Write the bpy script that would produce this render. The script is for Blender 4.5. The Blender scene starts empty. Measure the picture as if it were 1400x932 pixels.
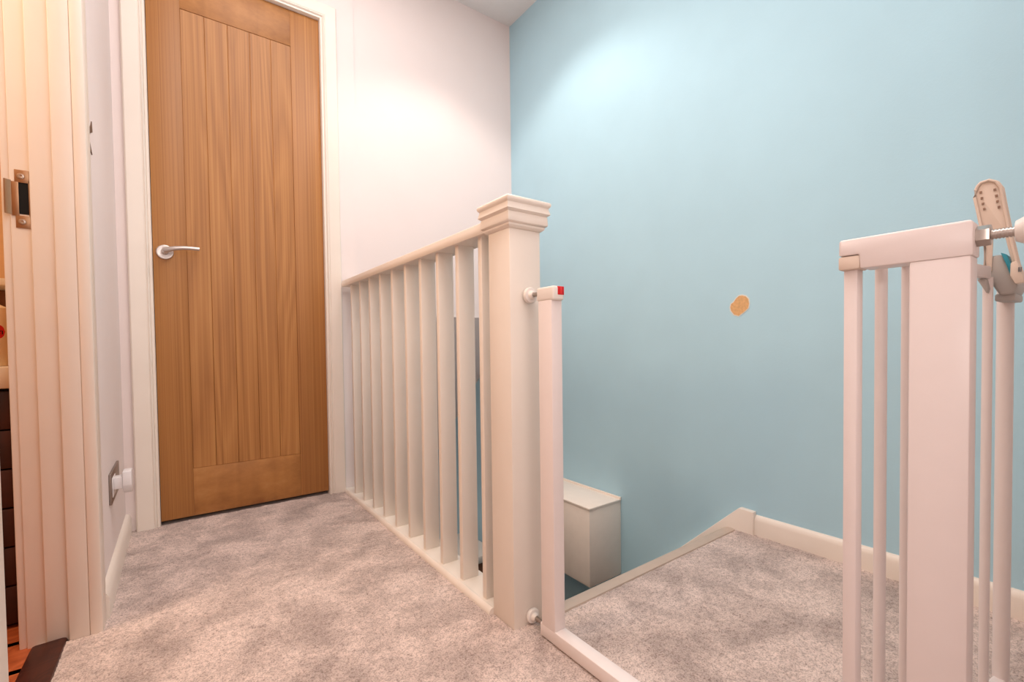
import bpy, bmesh, math, random
from mathutils import Vector, Matrix, noise
random.seed(7)
scene = bpy.context.scene
COL = scene.collection

# ------------------------------------------------------------------ materials
def mat(name):
    m = bpy.data.materials.new(name); m.use_nodes = True
    nt = m.node_tree; b = nt.nodes['Principled BSDF']
    return m, nt, b
def N(nt, t, **kw):
    n = nt.nodes.new(t)
    for k, v in kw.items():
        if k in n.inputs: n.inputs[k].default_value = v
        else: setattr(n, k, v)
    return n
def srgb(r, g, b):
    f = lambda c: (c/255/12.92) if c/255 <= .04045 else ((c/255+.055)/1.055)**2.4
    return (f(r), f(g), f(b), 1)
def plain(name, rgb, rough=.5, metal=0, var=.03, scale=30, bump=.0, bscale=200, spec=.5):
    m, nt, b = mat(name)
    c = srgb(*rgb)
    tc = N(nt, 'ShaderNodeTexCoord')
    nz = N(nt, 'ShaderNodeTexNoise', Scale=scale, Detail=3.0)
    nt.links.new(tc.outputs['Object'], nz.inputs['Vector'])
    rp = N(nt, 'ShaderNodeValToRGB')
    rp.color_ramp.elements[0].position = .3; rp.color_ramp.elements[1].position = .7
    rp.color_ramp.elements[0].color = [x*(1-var) for x in c[:3]]+[1]
    rp.color_ramp.elements[1].color = [min(1, x*(1+var)) for x in c[:3]]+[1]
    nt.links.new(nz.outputs['Fac'], rp.inputs['Fac'])
    nt.links.new(rp.outputs['Color'], b.inputs['Base Color'])
    b.inputs['Roughness'].default_value = rough
    b.inputs['Metallic'].default_value = metal
    b.inputs['Specular IOR Level'].default_value = spec
    if bump:
        n2 = N(nt, 'ShaderNodeTexNoise', Scale=bscale, Detail=2.0)
        nt.links.new(tc.outputs['Object'], n2.inputs['Vector'])
        bp = N(nt, 'ShaderNodeBump', Strength=bump, Distance=.002)
        nt.links.new(n2.outputs['Fac'], bp.inputs['Height'])
        nt.links.new(bp.outputs['Normal'], b.inputs['Normal'])
    return m

M = {}
M['wall_white'] = plain('white wall emulsion', (242, 229, 225), .85, bump=.06, bscale=260, var=.012, scale=4, spec=.2)
M['blue'] = plain('duck egg blue emulsion', (181, 218, 233), .8, bump=.10, bscale=220, var=.02, scale=5, spec=.25)
M['ceiling'] = plain('ceiling white', (244, 240, 238), .9, var=.01, spec=.2)
M['gloss'] = plain('white satin woodwork', (240, 228, 216), .38, var=.015, scale=8, bump=.03, bscale=90)
M['gate'] = plain('white powder coated steel', (238, 225, 221), .34, var=.01)
M['plastic'] = plain('white plastic', (238, 228, 220), .4, var=.01)
M['plug'] = plain('bright white plastic', (235, 230, 230), .35, var=.01)
M['cream'] = plain('cream plastic', (226, 205, 188), .42, var=.02)
M['greyplastic'] = plain('grey plastic', (182, 173, 166), .5, var=.02)
M['darkgrey'] = plain('dark grey plastic', (92, 86, 80), .5)
M['teal'] = plain('teal plastic', (40, 140, 160), .4)
M['mark'] = plain('slate printed mark', (70, 80, 95), .6)
M['red'] = plain('red indicator', (214, 22, 30), .35)
M['redpale'] = plain('pale red indicator line', (250, 70, 70), .35)  # paler red for the upright line on the indicator
M['slot'] = plain('shaded rib slot', (150, 118, 98), .7)
M['steel'] = plain('zinc plated steel', (190, 180, 172), .3, metal=.95)
M['satin'] = plain('satin nickel', (205, 198, 194), .34, metal=.9)
M['plate'] = plain('brushed socket plate', (150, 138, 130), .42, metal=.85)
M['brass'] = plain('warm nickel strike plate', (176, 142, 112), .35, metal=.9)
M['black'] = plain('dark recess', (8, 6, 5), .9)
M['box'] = plain('white painted boxing', (248, 236, 224), .5, var=.015)
M['plaster'] = plain('bare tan plaster', (218, 172, 120), .9, var=.12, scale=120)
M['paintrim'] = plain('torn pale paint edge', (226, 224, 216), .8)
M['chip'] = plain('exposed brown chip', (112, 82, 62), .9, var=.25, scale=200)
M['darkcarpet'] = plain('grey stair carpet', (96, 90, 84), .95, var=.25, scale=300, bump=.5, bscale=400)
M['nosing'] = plain('pale grey nosing', (196, 176, 160), .5, var=.03)
M['counter'] = plain('cream counter', (236, 222, 200), .4, var=.02)
M['bottle'] = plain('cream bottle plastic', (236, 214, 176), .4, var=.02)
M['green'] = plain('green print', (70, 90, 50), .6)
M['tilewarm'] = plain('warm bathroom wall', (214, 170, 122), .6, var=.05)
M['brownwood'] = plain('brown wood front', (128, 84, 58), .5, var=.15, scale=20)

def wood(name, cols, sx, sz, rot=None, rough=.45, plank=None, contrast=1.0, rings=True):
    m, nt, b = mat(name)
    tc = N(nt, 'ShaderNodeTexCoord')
    mp = N(nt, 'ShaderNodeMapping'); mp.inputs['Scale'].default_value = (sx, sx, sz)
    if rot: mp.inputs['Rotation'].default_value = rot
    nt.links.new(tc.outputs['Object'], mp.inputs['Vector'])
    # per-object shift, so every plank has grain of its own
    oi = N(nt, 'ShaderNodeObjectInfo')
    ml = N(nt, 'ShaderNodeMath', operation='MULTIPLY'); ml.inputs[1].default_value = 37.0
    nt.links.new(oi.outputs['Random'], ml.inputs[0])
    va = N(nt, 'ShaderNodeVectorMath', operation='ADD')
    nt.links.new(mp.outputs['Vector'], va.inputs[0]); nt.links.new(ml.outputs[0], va.inputs[1])
    big = N(nt, 'ShaderNodeTexNoise', Scale=1.0, Detail=2.0, Roughness=.5, Distortion=.25)
    nt.links.new(va.outputs[0], big.inputs['Vector'])
    rg = N(nt, 'ShaderNodeMath', operation='MULTIPLY'); rg.inputs[1].default_value = 13.0 if rings else 4.0
    nt.links.new(big.outputs['Fac'], rg.inputs[0])
    fr = N(nt, 'ShaderNodeMath', operation='PINGPONG'); fr.inputs[1].default_value = .5
    nt.links.new(rg.outputs[0], fr.inputs[0])
    mp2 = N(nt, 'ShaderNodeMapping'); mp2.inputs['Scale'].default_value = (14, 14, .45)
    nt.links.new(va.outputs[0], mp2.inputs['Vector'])
    fine = N(nt, 'ShaderNodeTexNoise', Scale=2.2, Detail=4.0, Roughness=.65)
    nt.links.new(mp2.outputs['Vector'], fine.inputs['Vector'])
    a1 = N(nt, 'ShaderNodeMath', operation='MULTIPLY'); a1.inputs[1].default_value = .62*contrast
    nt.links.new(fr.outputs[0], a1.inputs[0])
    a2 = N(nt, 'ShaderNodeMath', operation='MULTIPLY_ADD'); a2.inputs[1].default_value = .75
    nt.links.new(fine.outputs['Fac'], a2.inputs[0]); nt.links.new(a1.outputs[0], a2.inputs[2])
    rp = N(nt, 'ShaderNodeValToRGB')
    e = rp.color_ramp.elements
    e[0].position = .22; e[0].color = srgb(*cols[0])
    e[1].position = .78; e[1].color = srgb(*cols[2])
    k = e.new(.5); k.color = srgb(*cols[1])
    nt.links.new(a2.outputs[0], rp.inputs['Fac'])
    nt.links.new(rp.outputs['Color'], b.inputs['Base Color'])
    b.inputs['Roughness'].default_value = rough
    bp = N(nt, 'ShaderNodeBump', Strength=.12, Distance=.001)
    nt.links.new(a2.outputs[0], bp.inputs['Height']); nt.links.new(bp.outputs['Normal'], b.inputs['Normal'])
    return m
OAK = ((146, 92, 44), (176, 119, 62), (196, 141, 82))
M['oak_stile'] = wood('oak vertical grain', OAK, 9, .5, contrast=.35, rings=False)
M['oak_plank'] = wood('oak cathedral grain', OAK, 5.5, .42, contrast=.6)
M['oak_rail'] = wood('oak horizontal grain', OAK, 9, .5, rot=(0, math.pi/2, 0), contrast=.35, rings=False)
M['oak_groove'] = plain('oak groove', (176, 118, 66), .5, var=.15)
M['threshold'] = wood('dark wood threshold', ((44, 18, 12), (58, 24, 16), (74, 32, 20)), 8, .6, rot=(math.pi/2, 0, 0), rough=.4)
M['cabinet'] = wood('dark brown cabinet boards', ((44, 18, 12), (58, 25, 16), (72, 32, 20)), 8, .6, rot=(0, math.pi/2, 0), rough=.5)
M['bathfloor'] = wood('red brown wood floor', ((150, 70, 34), (178, 88, 46), (196, 106, 60)), 8, .6, rot=(0, math.pi/2, 0), rough=.4)

def carpet():
    m, nt, b = mat('greige twist pile carpet')
    tc = N(nt, 'ShaderNodeTexCoord')
    def ns(scale, det=3, rough=.6, dist=0.):
        n = N(nt, 'ShaderNodeTexNoise', Scale=scale, Detail=float(det), Roughness=rough, Distortion=dist)
        nt.links.new(tc.outputs['Object'], n.inputs['Vector']); return n
    big = ns(7.0, 8, .66, .35); fine = ns(290, 2, .75); med = ns(90, 3, .7)
    r1 = N(nt, 'ShaderNodeValToRGB'); e = r1.color_ramp.elements
    e[0].position = .36; e[0].color = srgb(192, 173, 165)
    e[1].position = .60; e[1].color = srgb(242, 220, 210)
    k = e.new(.49); k.color = srgb(220, 199, 190)
    nt.links.new(big.outputs['Fac'], r1.inputs['Fac'])
    r2 = N(nt, 'ShaderNodeValToRGB'); e = r2.color_ramp.elements
    e[0].position = .33; e[0].color = (.34, .30, .28, 1); e[1].position = .56; e[1].color = (1, 1, 1, 1)
    mix0 = N(nt, 'ShaderNodeMath', operation='MULTIPLY_ADD'); mix0.inputs[1].default_value = .6
    m1 = N(nt, 'ShaderNodeMath', operation='MULTIPLY'); m1.inputs[1].default_value = .4
    nt.links.new(med.outputs['Fac'], m1.inputs[0])
    nt.links.new(fine.outputs['Fac'], mix0.inputs[0]); nt.links.new(m1.outputs[0], mix0.inputs[2])
    nt.links.new(mix0.outputs[0], r2.inputs['Fac'])
    mx = N(nt, 'ShaderNodeMix', data_type='RGBA', blend_type='MULTIPLY'); mx.inputs[0].default_value = .95
    nt.links.new(r1.outputs['Color'], mx.inputs[6]); nt.links.new(r2.outputs['Color'], mx.inputs[7])
    nt.links.new(mx.outputs[2], b.inputs['Base Color'])
    b.inputs['Roughness'].default_value = 1.0; b.inputs['Specular IOR Level'].default_value = .05
    b.inputs['Sheen Weight'].default_value = .15
    bp = N(nt, 'ShaderNodeBump', Strength=.9, Distance=.006)
    nt.links.new(mix0.outputs[0], bp.inputs['Height']); nt.links.new(bp.outputs['Normal'], b.inputs['Normal'])
    return m
M['carpet'] = carpet()

# ------------------------------------------------------------------ mesh helpers
def box(bm, lo, hi, bev=0., seg=2, mx=None):
    t = bmesh.new()
    bmesh.ops.create_cube(t, size=1)
    for v in t.verts:
        v.co = Vector([(lo[i]+hi[i])/2 + v.co[i]*(hi[i]-lo[i]) for i in range(3)])
    if bev: bmesh.ops.bevel(t, geom=t.edges[:], offset=bev, segments=seg, affect='EDGES', profile=.5)
    merge(bm, t, mx)
def merge(bm, t, mx=None):
    if mx is not None: bmesh.ops.transform(t, matrix=mx, verts=t.verts)
    me = bpy.data.meshes.new('tmp'); t.to_mesh(me); t.free(); bm.from_mesh(me); bpy.data.meshes.remove(me)
def prism(bm, pts, ax, a0, a1, bev=0., seg=2, mx=None):
    """polygon pts (in the two other axes, order x,y,z without ax) extruded from a0 to a1 along ax"""
    t = bmesh.new()
    def co(p, a):
        c = list(p); c.insert(ax, a); return c
    v0 = [t.verts.new(co(p, a0)) for p in pts]; v1 = [t.verts.new(co(p, a1)) for p in pts]
    n = len(pts)
    t.faces.new(v0); t.faces.new(v1[::-1])
    for i in range(n): t.faces.new((v0[i], v1[i], v1[(i+1) % n], v0[(i+1) % n]))
    bmesh.ops.recalc_face_normals(t, faces=t.faces[:])
    if bev: bmesh.ops.bevel(t, geom=t.edges[:], offset=bev, segments=seg, affect='EDGES', profile=.5)
    merge(bm, t, mx)
def cyl(bm, p0, p1, r, n=24, r2=None, bev=0., mx=None):
    p0, p1 = Vector(p0), Vector(p1); d = p1-p0
    t = bmesh.new()
    bmesh.ops.create_cone(t, cap_ends=True, segments=n, radius1=r, radius2=r if r2 is None else r2, depth=d.length)
    if bev:
        es = [e for e in t.edges if abs(e.verts[0].co.z-e.verts[1].co.z) < 1e-6]
        bmesh.ops.bevel(t, geom=es, offset=bev, segments=2, affect='EDGES', profile=.5)
    q = d.to_track_quat('Z', 'Y').to_matrix().to_4x4()
    bmesh.ops.transform(t, matrix=Matrix.Translation((p0+p1)/2) @ q, verts=t.verts)
    merge(bm, t, mx)
def lathe(bm, prof, p0, d, n=28):
    """prof: (radius, along) from p0 in direction d"""
    t = bmesh.new(); rings = []
    for r, a in prof:
        rings.append([t.verts.new((r*math.cos(2*math.pi*i/n), r*math.sin(2*math.pi*i/n), a)) for i in range(n)] if r > 1e-6 else [t.verts.new((0, 0, a))])
    for A, B in zip(rings, rings[1:]):
        for i in range(n):
            j = (i+1) % n
            if len(A) == 1 and len(B) == 1: continue
            if len(A) == 1: t.faces.new((A[0], B[i], B[j]))
            elif len(B) == 1: t.faces.new((A[i], A[j], B[0]))
            else: t.faces.new((A[i], A[j], B[j], B[i]))
    bmesh.ops.recalc_face_normals(t, faces=t.faces[:])
    q = Vector(d).to_track_quat('Z', 'Y').to_matrix().to_4x4()
    merge(bm, t, Matrix.Translation(Vector(p0)) @ q)
def tube(bm, pts, r, n=14):
    pts = [Vector(p) for p in pts]; t = bmesh.new(); rings = []
    up = Vector((0, 0, 1))
    for i, p in enumerate(pts):
        d = (pts[min(i+1, len(pts)-1)]-pts[max(i-1, 0)]).normalized()
        a = d.cross(up)
        if a.length < 1e-3: a = d.cross(Vector((0, 1, 0)))
        a.normalize(); b = d.cross(a)
        rr = r[i] if isinstance(r, (list, tuple)) else r
        rings.append([t.verts.new(p+rr*(math.cos(2*math.pi*k/n)*a+math.sin(2*math.pi*k/n)*b)) for k in range(n)])
    for A, B in zip(rings, rings[1:]):
        for k in range(n): t.faces.new((A[k], A[(k+1) % n], B[(k+1) % n], B[k]))
    t.faces.new(rings[0]); t.faces.new(rings[-1][::-1])
    bmesh.ops.recalc_face_normals(t, faces=t.faces[:])
    merge(bm, t)

def obj(name, bm, m, parent=None, smooth=True):
    me = bpy.data.meshes.new(name); bm.to_mesh(me); bm.free()
    o = bpy.data.objects.new(name, me); COL.objects.link(o)
    me.materials.append(m if not isinstance(m, str) else M[m])
    if smooth:
        for p in me.polygons: p.use_smooth = True
        try:
            me.set_sharp_from_angle(angle=math.radians(38))
        except Exception: pass
    if parent is not None:
        o.parent = parent
        w = Vector((0, 0, 0)); q = parent
        while q is not None: w += Vector(q.location); q = q.parent
        o.location = -w
    return o
def thing(name, label, cat, loc, group=None):
    o = bpy.data.objects.new(name, None); COL.objects.link(o); o.location = loc
    o.empty_display_size = .05
    o['label'] = label; o['category'] = cat
    if group: o['group'] = group
    return o
def tag(o, label, cat, group=None):
    o['label'] = label; o['category'] = cat
    if group: o['group'] = group
    return o
def struct(name, bm, m, parent=None, smooth=False):
    o = obj(name, bm, m, parent, smooth)
    if parent is None: o['kind'] = 'structure'
    return o
def B(*boxes, bev=0.):
    bm = bmesh.new()
    for lo, hi in boxes: box(bm, lo, hi, bev)
    return bm

# ------------------------------------------------------------------ dimensions (metres)
D = 2.032      # back wall with the oak door
W = 1.502      # blue wall
XL = -.158     # left wall
HC = 2.356     # ceiling
X1, X2 = -.064, .508   # oak door leaf
BX = .582      # balustrade, landing side face
NY0, NY1 = .796, .878  # newel
GX = .6255      # gate centre line

# ------------------------------------------------------------------ the setting
# landing carpet: a finely displaced sheet
def carpet_sheet():
    bm = bmesh.new(); s = .0055
    def inside(x, y):
        if y < -1.35 or y > D+.002: return False
        if x < XL-.002: return .705 < y < 1.346 and x > -.210
        if x <= .58 or (x < .667 and y < .800): return True
        return x <= W and .03 < y <= .787
    nx0, nx1 = int(-.22/s)-1, int(W/s)+1; ny0, ny1 = int(-1.3/s), int(D/s)+1
    vs = {}
    def vert(i, j):
        if (i, j) not in vs:
            x, y = i*s, j*s
            if x > .667: y = min(y, .787)
            z = 0.0018*noise.noise((x*140, y*140, 0)) + .0016*noise.noise((x*45, y*45, 3)) + .0012*noise.noise((x*300, y*300, 9))
            if .667 < x and y > .777: z -= (y-.777)*.5
            vs[(i, j)] = bm.verts.new((x, y, z))
        return vs[(i, j)]
    for i in range(nx0, nx1):
        for j in range(ny0, ny1):
            if inside(i*s, j*s) and inside((i+1)*s, (j+.0)*s) and inside((i+.5)*s, (j+.5)*s):
                bm.faces.new((vert(i, j), vert(i+1, j), vert(i+1, j+1), vert(i, j+1)))
    # carried through the left doorway threshold line and under the door
    return bm
struct('floor', carpet_sheet(), 'carpet', smooth=True)
struct('floor_slab', B(((XL-.6, -1.4, -.22), (.66, D+.3, -.006)), ((.66, -.1, -.22), (W+.1, .775, -.006))), 'wall_white')

# blue wall
struct('wall_right', B(((W, -1.4, -2.6), (W+.1, 3.6, HC+.1))), 'blue')
# back wall with the door opening; over the stairs it stops above a sloping soffit
struct('wall_back', B(((XL-.1, D, -.2), (X1-.012, D+.1, HC+.1)), ((X1-.012, D, 1.995), (X2+.012, D+.1, HC+.1)),
                      ((X2+.012, D, -.2), (.650, D+.1, HC+.1)), ((.650, D+.010, .768), (W+.02, D+.1, HC+.1))), 'wall_white')
bm = bmesh.new()
prism(bm, [(D+.011, .769), (D+.1, .769), (D+.1, .82), (3.5, -.57), (3.5, -.63)], 0, .62, W+.02)
struct('ceiling_stair_soffit', bm, 'wall_white')
struct('wall_stair_end', B(((.5, 3.4, -2.6), (W+.1, 3.5, .5))), 'wall_white')
struct('wall_stair', B(((.612, .790, -2.6), (.645, 3.5, -.004)), ((.612, D+.1, -.01), (.645, 3.5, .76))), 'wall_white')
struct('floor_lower', B(((.6, .8, -2.62), (W+.05, 3.5, -2.6))), 'darkcarpet')
struct('light_block_beyond_door', B(((X1-.1, D+.35, -.2), (X2+.1, D+.4, HC)), ((X1-.1, D+.1, -.2), (X1-.08, D+.4, HC)), ((X2+.08, D+.1, -.2), (X2+.1, D+.4, HC)), ((X1-.1, D+.1, 2.2), (X2+.1, D+.4, 2.25))), 'tilewarm')  # unseen box added behind the door to keep world light out of its gap
struct('ceiling', B(((XL-1.3, -1.4, HC), (W+.1, D+.1, HC+.08))), 'ceiling')
# left wall with the bathroom doorway between Y=.70 and 1.44
struct('wall_left', B(((XL-.1, 1.38, -.2), (XL, D+.01, HC+.05)), ((XL-.1, .68, 2.02), (XL, 1.38, HC+.05)),
                      ((XL-.1, -1.4, -.2), (XL, .68, HC+.05))), 'wall_white')
# wall the gate is braced against, and the wall behind the camera
struct('wall_near', B(((.585, -1.4, -.2), (W+.02, .048, HC+.05))), 'wall_white')
struct('wall_rear', B(((XL-.1, -1.45, -.2), (.7, -1.35, HC+.05))), 'wall_white')

# stairs going down along the blue wall
bm = bmesh.new()
for k in range(8):
    y0 = .795+.210*k; z = -.2*(k+1)
    box(bm, (.645, y0, z-.25), (W-.022, y0+.24, z), .006)
box(bm, (.645, .795+.210*8, -1.9), (W, 3.4, -1.8))
struct('stairs', bm, 'darkcarpet')
bm = bmesh.new()
prism(bm, [(.779, -.012), (.783, .001), (.790, .0035), (.806, .0025), (.819, -.002), (.824, -.012), (.818, -.035), (.795, -.04)], 0, .645, W-.024)
struct('trim_stair_nosing', bm, 'nosing', smooth=True)
# wall string down the stairs with its squared top, and skirting on the landing
bm = bmesh.new()
prism(bm, [(.724, -.02), (.724, .0745), (.771, .0765), (1.070, -.2085), (2.6, -1.667), (2.6, -1.95), (.785, -.21)], 0, W-.022, W, .003)
struct('trim_stair_string', bm, 'gloss', smooth=True)
def skirting(name, pts_fn, length_ax, a0, a1):
    bm = bmesh.new(); prism(bm, pts_fn, length_ax, a0, a1)
    return struct(name, bm, 'gloss', smooth=True)
pr = lambda s, x: [(x, -.01), (x-s*.015, -.01), (x-s*.015, .046), (x-s*.013, .052), (x-s*.010, .058), (x-s*.006, .062), (x, .063)]
skirting('baseboard_right', pr(1, W), 1, .048, .725)
skirting('baseboard_left', pr(-1, XL), 1, 1.405, D)

# bathroom doorway in the left wall: lining, stop, architraves
def jamb(name, y, s, ext):
    """y: face of the rebate; s: +1 far side, -1 near side"""
    bm = bmesh.new()
    def bb(x0, x1, d0, d1, z1, bev):
        a, b = y+s*d0, y+s*d1
        box(bm, (x0, min(a, b), -.012), (x1, max(a, b), z1), bev)
    bb(-.272, XL-.004, 0, .028, 2.02, .0025)          # lining
    bb(-.241, -.204, -.011, .004, 2.01, .0025)        # stop
    bb(-.2045, -.1705, -.024, .02, 2.03, .003)        # outer lining
    bb(-.1712, -.1485, -.026, .032, 2.08, .005)       # architrave
    bb(-.285, -.2715, .006, .065, 2.08, .003)         # bathroom side architrave
    return struct(name, bm, 'gloss', smooth=True)
jamb('trim_bathroom_jamb', 1.372, 1, True)
jamb('trim_bathroom_jamb_near', .658, -1, True)
struct('trim_bathroom_head', B(((-.285, .67, 2.0), (XL+.008, 1.40, 2.06))), 'gloss')
bm = bmesh.new()
prism(bm, [(-.266, -.004), (-.262, .003), (-.258, .0045), (-.216, .0055), (-.210, .0035), (-.206, -.006)], 1, .705, 1.360)
struct('trim_threshold', bm, 'threshold', smooth=True)
# bathroom shell beyond
bm = bmesh.new()
for k in range(9):
    box(bm, (-1.5, .53+.125*k, -.03), (-.262, .55+.125*k+.1235, -.004), .0015)
struct('floor_bathroom', bm, 'bathfloor')
struct('wall_bathroom', B(((-1.55, 1.95, -.1), (-.25, 2.0, HC+.05)), ((-1.6, .4, -.1), (-1.5, 2.0, HC+.05)), ((-1.55, .35, -.1), (-.25, .40, HC+.05)),
                          ((-1.6, .35, HC), (-.2, 2.0, HC+.05)), ((-.29, 1.44, 0), (-.256, 1.96, HC))), 'tilewarm')

# oak door, frame and architrave
ya = D-.018
bm = bmesh.new()
prof = [(0, D+.03), (0, D-.010), (.002, D-.013), (.008, D-.013), (.009, D-.011), (.011, D-.015), (.014, D-.0175),
        (.018, D-.015), (.020, ya+.001), (.024, ya), (.062, ya), (.066, ya+.004), (.066, D+.004)]
t = bmesh.new(); rings = []
for fx, fz in ((lambda q: X1-q, lambda q: -.01), (lambda q: X1-q, lambda q: 1.988+q), (lambda q: X2+q, lambda q: 1.988+q), (lambda q: X2+q, lambda q: -.01)):
    rings.append([t.verts.new((fx(q), y, fz(q))) for q, y in prof])
for A, Bq in zip(rings, rings[1:]):
    for i in range(len(prof)): t.faces.new((A[i], A[(i+1) % len(prof)], Bq[(i+1) % len(prof)], Bq[i]))
bmesh.ops.recalc_face_normals(t, faces=t.faces[:]); merge(bm, t)
box(bm, (X1-.02, D+.04, 0), (X1+.002, D+.09, 2.0)); box(bm, (X2-.002, D+.04, 0), (X2+.02, D+.09, 2.0)); box(bm, (X1, D+.04, 1.985), (X2, D+.09, 2.0))
struct('trim_door_frame', bm, 'gloss', smooth=True)

door = bpy.data.objects.new('door_1', None); COL.objects.link(door); door.location = ((X1+X2)/2, D+.02, .01)
door['kind'] = 'structure'; door['label'] = 'oak cottage door with five grooved planks and satin lever handle'
PX0, PX1, PZ0, PZ1 = .034, .397, .186, 1.842
dy0, dy1 = D+.003, D+.038
zb = .013
obj('stile', B(((X1+.0015, dy0, zb), (PX0, dy1, 1.986)), bev=.001), 'oak_stile', door)
obj('stile', B(((PX1, dy0, zb), (X2-.0015, dy1, 1.986)), bev=.001), 'oak_stile', door)
obj('rail', B(((PX0, dy0+.0003, PZ1), (PX1, dy1, 1.986)), bev=.001), 'oak_rail', door)
obj('rail', B(((PX0, dy0+.0003, zb), (PX1, dy1, PZ0)), bev=.001), 'oak_rail', door)
pw = (PX1-PX0)/5
for k in range(5):
    bm = bmesh.new()
    box(bm, (PX0+pw*k, dy0+.0020, PZ0+.0002), (PX0+pw*(k+1), dy1-.003, PZ1-.0002), .0013, 1)
    obj('panel_plank', bm, 'oak_plank', door)
obj('panel_backing', B(((PX0-.002, dy0+.0036, PZ0-.002), (PX1+.002, dy1-.004, PZ1+.002))), 'oak_groove', door)
# lever handle: rose > lever
hx, hz = -.029, .967
bm = bmesh.new()
lathe(bm, [(0, 0), (.0255, 0), (.0258, .004), (.0245, .0068), (.021, .008), (.0195, .0075), (.012, .0082), (0, .0084)], (hx, dy0, hz), (0, -1, 0), 36)
rose = obj('handle_rose', bm, 'satin', door)
bm = bmesh.new()
cyl(bm, (hx, dy0-.006, hz), (hx, dy0-.040, hz), .0105, 24, r2=.0095, bev=.001)
pts = [(hx-.002, dy0-.040, hz+.001), (hx+.012, dy0-.046, hz+.004), (hx+.03, dy0-.049, hz+.009), (hx+.055, dy0-.050, hz+.0125), (hx+.08, dy0-.050, hz+.0135), (hx+.1, dy0-.050, hz+.0130)]
tube(bm, pts, [.0092, .0088, .0078, .007, .0068, .0068], 16)
lev = obj('lever', bm, 'satin', rose)
lev['label'] = 'straight satin nickel lever'

# ------------------------------------------------------------------ balustrade
bal = thing('balustrade', 'white painted landing balustrade with flat spindles and capped newel post', 'banister', (BX+.04, 1.5, 0))
bm = bmesh.new(); box(bm, (BX-.004, NY0, -.01), (BX+.081, NY1, .884), .002)
newel = obj('newel_post', bm, 'gloss', bal)
bm = bmesh.new()
cx, cy, hw = BX+.0385, (NY0+NY1)/2, .0418
prof = [(.0015, .862), (.008, .8655), (.011, .868), (.011, .872), (.0165, .874), (.0185, .877), (.0175, .894), (.0155, .8965), (.021, .899), (.0245, .9015), (.0235, .905), (.0205, .913), (.0205, .916), (.024, .9185), (.0265, .922), (.0262, .926), (.024, .929), (.018, .931)]
t = bmesh.new(); rings = []
for e, z in prof:
    a = hw+e*.70; z = .880+(z-.868)*.955
    rings.append([t.verts.new((cx+sx*a, cy+sy*a, z)) for sx, sy in ((-1, -1), (1, -1), (1, 1), (-1, 1))])
for A, Bq in zip(rings, rings[1:]):
    for i in range(4): t.faces.new((A[i], A[(i+1) % 4], Bq[(i+1) % 4], Bq[i]))
top = t.verts.new((cx, cy, .9435))
for i in range(4): t.faces.new((rings[-1][i], rings[-1][(i+1) % 4], top))
t.faces.new(rings[0][::-1]); bmesh.ops.recalc_face_normals(t, faces=t.faces[:]); merge(bm, t)
obj('newel_cap', bm, 'gloss', newel)
bm = bmesh.new()
prism(bm, [(.574, .881), (.572, .885), (.572, .895), (.576, .907), (.584, .9115), (.636, .9115), (.644, .907), (.648, .895), (.648, .885), (.646, .881)], 1, NY1-.002, D-.0185)
obj('handrail', bm, 'gloss', bal)
bm = bmesh.new()
prism(bm, [(.565, -.008), (.565, .002), (.567, .008), (.571, .012), (.575, .0135), (.579, .0125), (.581, .0105), (.648, .0105), (.650, .008), (.650, -.02)], 1, NY1-.001, D-.002)
obj('base_rail', bm, 'gloss', bal)
for k in range(10):
    y1 = .936+.1115*k
    bm = bmesh.new(); box(bm, (.586, y1-.0165, .009), (.633, y1, .884), .0012)
    obj('baluster', bm, 'gloss', bal)

# ------------------------------------------------------------------ safety gate
gate = thing('safety_gate', 'white metal pressure fit stair safety gate standing open beside the newel', 'gate', (GX, .5, 0))
fr = bmesh.new()
# U frame: left upright, bottom bar, wide right upright
box(fr, (GX-.0145, .700, .006), (GX+.0145, .7425, .714), .002)
box(fr, (GX-.0147, .096, .004), (GX+.0147, .7475, .031), .002)
box(fr, (GX-.0145, .0945, .028), (GX+.0145, .1405, .703), .002)
frame = obj('gate_frame', fr, 'gate', gate)
bm = bmesh.new()   # bracket that carries the hinge stile, stepped at its end
prism(bm, [(.0932, .7025), (.0932, .734), (.0955, .7365), (.2005, .7365), (.2025, .7345), (.2025, .7185), (.1835, .7185), (.1825, .7025)], 0, GX-.0152, GX+.0152, .0018)
obj('hinge_bracket', bm, 'gate', gate)
# lock catch with red indicator
bm = bmesh.new(); box(bm, (GX-.0150, .693, .7125), (GX+.0150, .7475, .7420), .005, 3)
catch = obj('lock_catch', bm, 'plastic', gate)
bm = bmesh.new(); box(bm, (GX-.0035, .6922, .7235), (GX+.0142, .705, .7412), .0015)
ind = obj('pressure_indicator', bm, 'red', catch); ind['label'] = 'red indicator window'
bm = bmesh.new(); box(bm, (GX+.0040, .6916, .7255), (GX+.0062, .6935, .7395), .0005)
obj('indicator_line', bm, 'redpale', catch)
# pads, bolts and nuts
def pad(y, z, d, r, reach, nut):
    bm = bmesh.new()
    lathe(bm, [(0, 0), (r*.92, 0), (r, .003), (r, .006), (r*.9, .009), (r*.6, .0105), (r*.52, .013), (r*.40, .018), (0, .018)], (GX, y, z), (0, d, 0), 32)
    p = obj('pressure_pad', bm, 'plastic', gate)
    bm = bmesh.new(); cyl(bm, (GX, y+d*.012, z), (GX, y+d*reach, z), .0042, 16)
    k = int((reach-.018)/.0024)
    for i in range(k): cyl(bm, (GX, y+d*(.018+i*.0024), z), (GX, y+d*(.0192+i*.0024), z), .0048, 16)
    if nut: cyl(bm, (GX, y+d*(reach-.012), z), (GX, y+d*(reach-.001), z), .0098, 6, bev=.001)
    s = obj('bolt', bm, 'steel', p); s['label'] = 'zinc threaded bolt'
pad(NY0-.0048, .731, -1, .0175, .056, False)
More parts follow.
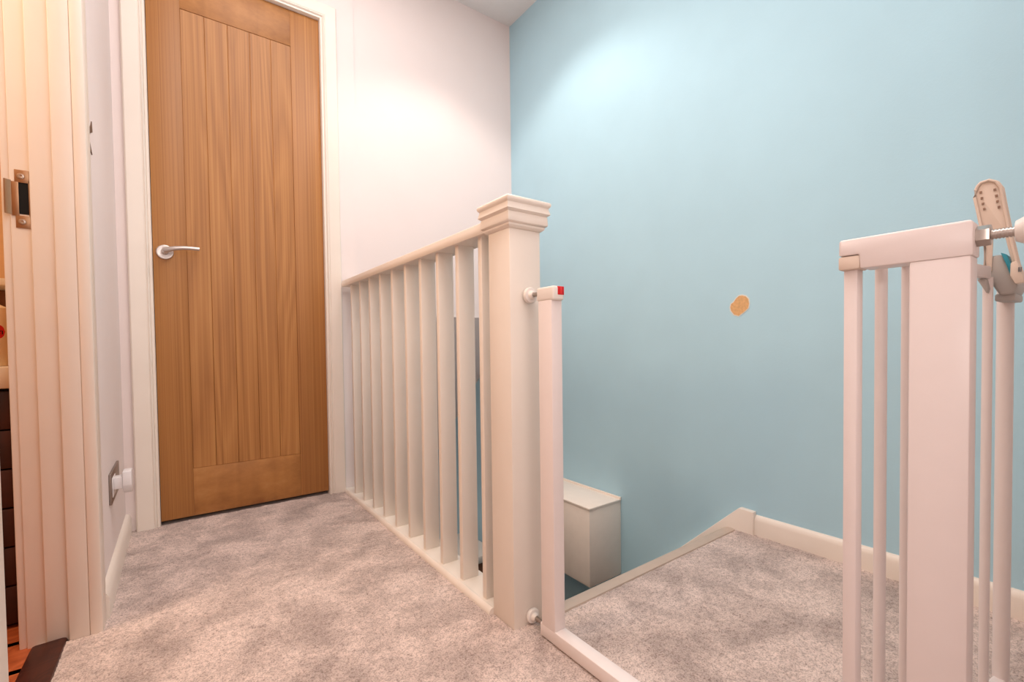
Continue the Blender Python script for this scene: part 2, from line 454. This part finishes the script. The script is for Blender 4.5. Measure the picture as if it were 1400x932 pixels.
pad(NY0-.0008, .0185, -1, .0165, .052, False)
pad(.0495, .7215, 1, .0235, .0455, True)
pad(.049, .026, 1, .0235, .0485, True)
# open leaf, swung over the landing towards the blue wall
ang = math.atan2(-.061, .4965)
LM = Matrix.Translation((GX, .193, 0)) @ Matrix.Rotation(ang, 4, 'Z')
lf = bmesh.new()     # welded leaf: two stiles and two rails
box(lf, (.004, -.0062, .717), (.412, .0062, .737), .003, mx=LM)
box(lf, (.004, -.008, .0335), (.505, .008, .0465), .003, mx=LM)
box(lf, (-.0070, -.0070, .032), (.0070, .0070, .719), .0018, mx=LM)
cyl(lf, (.500, 0, .036), (.500, 0, .720), .0105, 24, mx=LM)
leaf = obj('gate_leaf', lf, 'gate', gate)
bm = bmesh.new(); box(bm, (-.0145, -.0105, .7025), (.0125, .0105, .7180), .0025); bmesh.ops.transform(bm, matrix=Matrix.Translation((GX, .193, 0)), verts=bm.verts)
obj('hinge_collar', bm, 'cream', leaf)
for k in range(6):
    s = .0665+.0705*k
    bm = bmesh.new(); cyl(bm, (s, 0, .042), (s, 0, .720), .0062, 20, mx=LM)
    obj('leaf_bar', bm, 'gate', leaf)
# lock housing: slanted grey block on the free end, teal button, hook under the rail
bm = bmesh.new()
prism(bm, [(0.1466, 0.7462), (0.1432, 0.7519), (0.1327, 0.7557), (0.1261, 0.7529), (0.1189, 0.7357), (0.1117, 0.7147), (0.1103, 0.7032), (0.1146, 0.6918), (0.1294, 0.6908), (0.1370, 0.7061), (0.1466, 0.7347)], 0, 1.046, 1.130, .004, 3)
lock = obj('lock_housing', bm, 'greyplastic', leaf); lock['label'] = 'grey plastic lock housing'
bm = bmesh.new(); box(bm, (1.052, .113, .682), (1.128, .136, .694), .003)
obj('lock_base', bm, 'greyplastic', leaf)
bm = bmesh.new(); prism(bm, [(0.1284, 0.7572), (0.1213, 0.7529), (0.1170, 0.7385), (0.1132, 0.7214), (0.1179, 0.7214), (0.1218, 0.7366)], 0, 1.0385, 1.090, .0015)
btn = obj('release_button', bm, 'teal', leaf); btn['label'] = 'teal release button'
bm = bmesh.new(); prism(bm, [(.1505, .7165), (.141, .7165), (.1385, .702), (.140, .694)], 0, 1.015, 1.046, .001)
obj('rail_hook', bm, 'greyplastic', leaf)
# raised lever: hollow plate with two arms
bm = bmesh.new()
prism(bm, [(0.1585, 0.8503), (0.1576, 0.8627), (0.1552, 0.8694), (0.1518, 0.8732), (0.1423, 0.8746), (0.1337, 0.8699), (0.1289, 0.8598), (0.1251, 0.8302), (0.1175, 0.7777), (0.1108, 0.7376), (0.1046, 0.7175), (0.1046, 0.7099), (0.1117, 0.7099), (0.1165, 0.7385), (0.1218, 0.7672), (0.1251, 0.7873), (0.1370, 0.7901), (0.1375, 0.7586), (0.1380, 0.7300), (0.1466, 0.7300), (0.1466, 0.7777), (0.1509, 0.8016)], 0, 1.0435, 1.0475, .0012)
rim = [(0.1461, 0.7309), (0.1461, 0.7777), (0.1504, 0.8016), (0.1581, 0.8503), (0.1571, 0.8617), (0.1547, 0.8684), (0.1514, 0.8722), (0.1423, 0.8737), (0.1342, 0.8689), (0.1294, 0.8589), (0.1256, 0.8302), (0.1179, 0.7777), (0.1113, 0.7376), (0.1050, 0.7147)]
tube(bm, [(1.042, y, z) for y, z in rim], .0021, 8)
tube(bm, [(1.050, y, z) for y, z in rim], .0028, 8)
tube(bm, [(1.055, y, z) for y, z in rim], .0028, 8)
prism(bm, [(0.1170, 0.7395), (0.1103, 0.7414), (0.1036, 0.7175), (0.1027, 0.7070), (0.1122, 0.7061), (0.1175, 0.7194)], 0, 1.0335, 1.0495, .002)
lever = obj('lock_lever', bm, 'cream', leaf)
for y, z in [(0.1549, 0.8570), (0.1536, 0.8474), (0.1523, 0.8383), (0.1507, 0.8297), (0.1358, 0.8570), (0.1339, 0.8469), (0.1327, 0.8379), (0.1310, 0.8288)]:
    y -= .0035 if y > .145 else 0
    bm = bmesh.new(); box(bm, (1.0415, y-.0013, z-.0017), (1.0445, y+.0013, z+.0017))
    obj('lever_slot', bm, 'slot', leaf)
for i in range(3):
    bm = bmesh.new(); box(bm, (1.0325, .1052+i*.0015, .724), (1.0345, .1058+i*.0015, .731))
    obj('lever_mark', bm, 'mark', leaf)

# ------------------------------------------------------------------ boxing on the blue wall beside the stairs
bx = thing('wall_box', 'white painted box with raised back lip on the blue wall over the stairs', 'boxing', (1.41, 1.45, -.36))
obj('carcass', B(((1.312, 1.287, -.350), (W-.001, 1.80, -.041)), bev=.0015), 'box', bx)
obj('lid', B(((1.309, 1.283, -.042), (W-.004, 1.803, -.034)), bev=.0015), 'box', bx)
obj('back_lip', B(((W-.010, 1.284, -.038), (W-.001, 1.80, -.026)), bev=.001), 'box', bx)
obj('plinth', B(((1.316, 1.290, -.358), (W-.002, 1.797, -.349))), 'box', bx)
# brown cabinet with a white top at the foot of the stairs
cb = thing('stair_cabinet', 'brown wooden cabinet with white top seen low down between the last spindles', 'cabinet', (1.2, 2.4, -1.4))
obj('cabinet_top', B(((.97, 2.235, -.640), (W-.003, 2.60, -.600)), bev=.002), 'box', cb)
obj('cabinet_body', B(((.99, 2.250, -1.40), (W-.025, 2.58, -.639)), bev=.003), 'brownwood', cb)

# ------------------------------------------------------------------ marks and fittings on the walls
def blob(pts, x, dx):
    bm = bmesh.new(); prism(bm, pts, 0, x, x+dx); return bm
cyp, czp = .7765, .742
spts = [(0.77, 0.776), (0.758, 0.772), (0.749, 0.762), (0.747, 0.747), (0.75, 0.733), (0.764, 0.721), (0.781, 0.71), (0.796, 0.715), (0.807, 0.729), (0.809, 0.74), (0.806, 0.751), (0.798, 0.756), (0.789, 0.768), (0.78, 0.775)]
def outline(k):
    return [(cyp+(y-cyp)*k, czp+(z-czp)*k) for y, z in spts]
pt = thing('plaster_patch', 'tan oval patch of bare plaster in the middle of the blue wall', 'wall damage', (W, cyp, czp))
obj('paint_edge', blob(outline(1.10), W-.0012, .0016), 'paintrim', pt)
obj('bare_plaster', blob(outline(1.0), W-.0016, .0020), 'plaster', pt)
t1 = obj('paint_chip', blob([(1.458, 1.140), (1.478, 1.140), (1.520, 1.158), (1.514, 1.182), (1.492, 1.160), (1.474, 1.154), (1.466, 1.180)], XL-.0004, .0022), 'chip')
tag(t1, 'forked brown paint chip on left wall by the doorway trim, upper one', 'wall damage')
t2 = obj('paint_chip', blob([(1.448, 1.098), (1.506, 1.098), (1.474, 1.116), (1.450, 1.134)], XL-.0004, .0022), 'chip')
tag(t2, 'triangular brown paint chip on left wall just below the forked chip', 'wall damage')

# metal socket plate low on the left wall, with a white plug
sk = thing('wall_socket', 'brushed metal electrical socket plate low on the left wall', 'socket', (XL, 1.71, .25))
obj('face_plate', B(((XL, 1.608, .210), (XL+.006, 1.805, .292)), bev=.0015), 'plate', sk)
obj('socket_insert', B(((XL+.005, 1.625, .226), (XL+.0075, 1.690, .278)), bev=.0008), 'plug', sk)
for y in (1.618, 1.795):
    bm = bmesh.new(); cyl(bm, (XL+.005, y, .251), (XL+.0072, y, .251), .003, 12); obj('screw', bm, 'steel', sk)
pg = thing('plug_adaptor', 'white rounded plug in the metal wall socket by the skirting', 'plug', (XL+.03, 1.655, .255))
bm = bmesh.new()
prism(bm, [(1.634, .290), (1.678, .290), (1.678, .252), (1.670, .234), (1.656, .227), (1.642, .234), (1.634, .252)], 0, XL+.026, XL+.046, .003)
obj('plug_body', bm, 'plug', pg)
bm = bmesh.new(); box(bm, (XL+.0070, 1.640, .243), (XL+.027, 1.672, .276), .003)
obj('plug_neck', bm, 'plug', pg)

# strike plate on the bathroom door lining
sp = thing('strike_plate', 'nickel latch strike plate screwed to the bathroom door lining', 'latch plate', (-.255, 1.371, .94))
sx0, sx1, sy = -.267, -.2425, 1.3720
bm = bmesh.new()
y0 = sy-.0015
box(bm, (sx0+.003, y0, .973), (sx1, sy, .999), .0004); box(bm, (sx0+.003, y0, .879), (sx1, sy, .905), .0004)
box(bm, (sx0-.002, y0, .904), (sx0+.0085, sy, .974), .0004); box(bm, (sx1-.0015, y0, .905), (sx1, sy, .978), .0004)
prism(bm, [(sx0-.002, y0), (sx0-.006, y0-.002), (sx0-.010, y0-.007), (sx0-.0115, y0-.006), (sx0-.008, y0+.0005), (sx0-.002, sy)], 2, .906, .976)
obj('plate', bm, 'brass', sp)
obj('latch_hole', B(((sx0+.008, sy-.0006, .908), (sx1-.001, sy+.0004, .975))), 'black', sp)
for z in (.986, .892):
    bm = bmesh.new(); lathe(bm, [(0, 0), (.0062, 0), (.0055, .0012), (.0028, .0016), (.002, .0008), (0, .0007)], ((sx0+sx1)/2, y0, z), (0, -1, 0), 20)
    obj('screw', bm, 'steel', sp)

# bathroom things glimpsed past the door lining
vc = thing('bathroom_cabinet', 'dark brown slatted bathroom cabinet past the left doorway', 'cabinet', (-.6, 1.7, 0))
for k in range(6):
    obj('slat', B(((-.98, 1.497, .006+.0885*k), (-.294, 1.512, .006+.0885*k+.085)), bev=.002), 'cabinet', vc)
obj('carcass', B(((-.98, 1.508, 0), (-.296, 1.94, .540)), bev=.001), 'black', vc)
obj('countertop', B(((-1.0, 1.485, .5405), (-.293, 1.945, .590)), bev=.004), 'counter', vc)
bt = thing('toiletry_bottle', 'cream toiletry bottle with a red round label on the bathroom counter', 'bottle', (-.340, 1.53, .59))
bm = bmesh.new()
lathe(bm, [(0, 0), (.029, 0), (.031, .004), (.031, .120), (.028, .132), (.014, .140), (.012, .146)], (-.340, 1.532, .5905), (0, 0, 1), 28)
obj('bottle_body', bm, 'bottle', bt)
bm = bmesh.new(); cyl(bm, (-.340, 1.532, .734), (-.340, 1.532, .760), .0145, 24, bev=.002); obj('cap', bm, 'brownwood', bt)
def wrap(bm, ly, lz, pts, rad=.0313):
    """flat decal outline (u along the arc, v up) wrapped on the bottle"""
    t = bmesh.new()
    vs = []
    for u, v in pts:
        a = u/rad
        vs.append(t.verts.new((-.340+math.sin(a)*rad, 1.532-math.cos(a)*rad, lz+v)))
    t.faces.new(vs); bmesh.ops.triangulate(t, faces=t.faces[:]); merge(bm, t)
for u0 in (0,):
    bm = bmesh.new()
    n = 14
    for i in range(n):   # red disc in upright strips so it follows the curve
        a, b = -1+2*i/n, -1+2*(i+1)/n
        ha, hb = math.sqrt(max(0, 1-a*a)), math.sqrt(max(0, 1-b*b))
        r = .017
        wrap(bm, 0, .668, [(.012+r*a, -r*ha-1e-5), (.012+r*b, -r*hb-1e-5), (.012+r*b, r*hb+1e-5), (.012+r*a, r*ha+1e-5)])
    obj('label_disc', bm, 'red', bt)
    for v in (.621, .627, .633, .639, .645, .700):
        bm = bmesh.new(); wrap(bm, 0, v, [(.006, 0), (.012, 0), (.018, 0), (.018, .0025), (.012, .0025), (.006, .0025)])
        obj('label_line', bm, 'green', bt)
    bm = bmesh.new()     # the letter m that ends the printed word
    rr = .0316
    def bar(u, v, w, h): wrap(bm, 0, .662, [(u, v), (u+w, v), (u+w, v+h), (u, v+h)], rr)
    for k in range(3): bar(.013+k*.0050, 0, .0019, .0085)
    for k in range(2): bar(.0135+k*.0050, .0070, .0040, .0016)
    obj('label_letter', bm, 'black', bt)
sh = thing('bathroom_shelf', 'cream shelf board on the bathroom wall above the toiletry bottle', 'shelf', (-.6, 1.9, .8))
obj('board', B(((-.95, 1.78, .800), (-.296, 1.948, .818)), bev=.002), 'counter', sh)
obj('support', B(((-.95, 1.93, .74), (-.296, 1.949, .800)), bev=.002), 'brownwood', sh)

# ------------------------------------------------------------------ light
def area(name, loc, target, size, power, col, sy=None, spread=None):
    l = bpy.data.lights.new(name, 'AREA'); l.energy = power; l.color = col; l.size = size
    if sy: l.shape = 'RECTANGLE'; l.size_y = sy
    if spread: l.spread = spread
    o = bpy.data.objects.new(name, l); COL.objects.link(o); o.location = loc
    o.rotation_euler = (Vector(target)-Vector(loc)).to_track_quat('-Z', 'Y').to_euler()
    return o
def spot(name, loc, target, power, col, size, blend, rad):
    l = bpy.data.lights.new(name, 'SPOT'); l.energy = power; l.color = col
    l.spot_size = math.radians(size); l.spot_blend = blend; l.shadow_soft_size = rad
    o = bpy.data.objects.new(name, l); COL.objects.link(o); o.location = loc
    o.rotation_euler = (Vector(target)-Vector(loc)).to_track_quat('-Z', 'Y').to_euler()
    return o
area('ceiling_glow', (.45, .7, HC-.01), (.45, .7, 0), .9, 23, (1, .945, .92), 1.9)
spot('stair_downlight', (1.0, 1.45, HC-.02), (1.0, 1.45, 0), 21, (1, .88, .80), 112, .45, .04)
area('flash', (-.15, -.085, .82), (.9, .9, .72), .10, 1.5, (1, .94, .90))
area('landing_fill', (.2, -1.2, 1.7), (.6, 1.5, 1.7), .7, 8, (1, .96, .93), 1.0)
area('bathroom_lamp', (-.95, 1.14, 1.75), (.2, 1.1, .1), .42, 9, (1, .74, .52))
area('bathroom_ceiling_lamp', (-.8, .9, HC-.1), (-.8, .9, 0), .3, 5, (1, .68, .40))
area('lower_hall_fill', (.95, 3.2, -.9), (1.1, 2.2, -.4), .3, 1.2, (1, .88, .76))  # added fill that lifts the dark stairwell; no lamp is known down there
w = bpy.data.worlds.new('World'); scene.world = w; w.use_nodes = True
w.node_tree.nodes['Background'].inputs[0].default_value = (.9, .92, 1, 1)
w.node_tree.nodes['Background'].inputs[1].default_value = .3

# ------------------------------------------------------------------ camera
yaw, pitch, roll, h, f = math.radians(36.1287), math.radians(-1.37544), math.radians(-.750556), .62283, 625.148
fw = Vector((math.sin(yaw)*math.cos(pitch), math.cos(yaw)*math.cos(pitch), math.sin(pitch)))
rt = Vector((math.cos(yaw), -math.sin(yaw), 0)); up = rt.cross(fw)
r2 = math.cos(roll)*rt+math.sin(roll)*up; u2 = -math.sin(roll)*rt+math.cos(roll)*up
cd = bpy.data.cameras.new('camera'); cam = bpy.data.objects.new('camera', cd); COL.objects.link(cam)
cam.matrix_world = Matrix(((r2.x, u2.x, -fw.x, 0), (r2.y, u2.y, -fw.y, 0), (r2.z, u2.z, -fw.z, h), (0, 0, 0, 1)))
cd.sensor_fit = 'HORIZONTAL'; cd.sensor_width = 36; cd.lens = f*36/1400; cd.clip_start = .02; cd.shift_y = 20.62/1400
scene.camera = cam
scene.view_settings.view_transform = 'Standard'
scene.view_settings.look = 'None'
scene.view_settings.exposure = 0
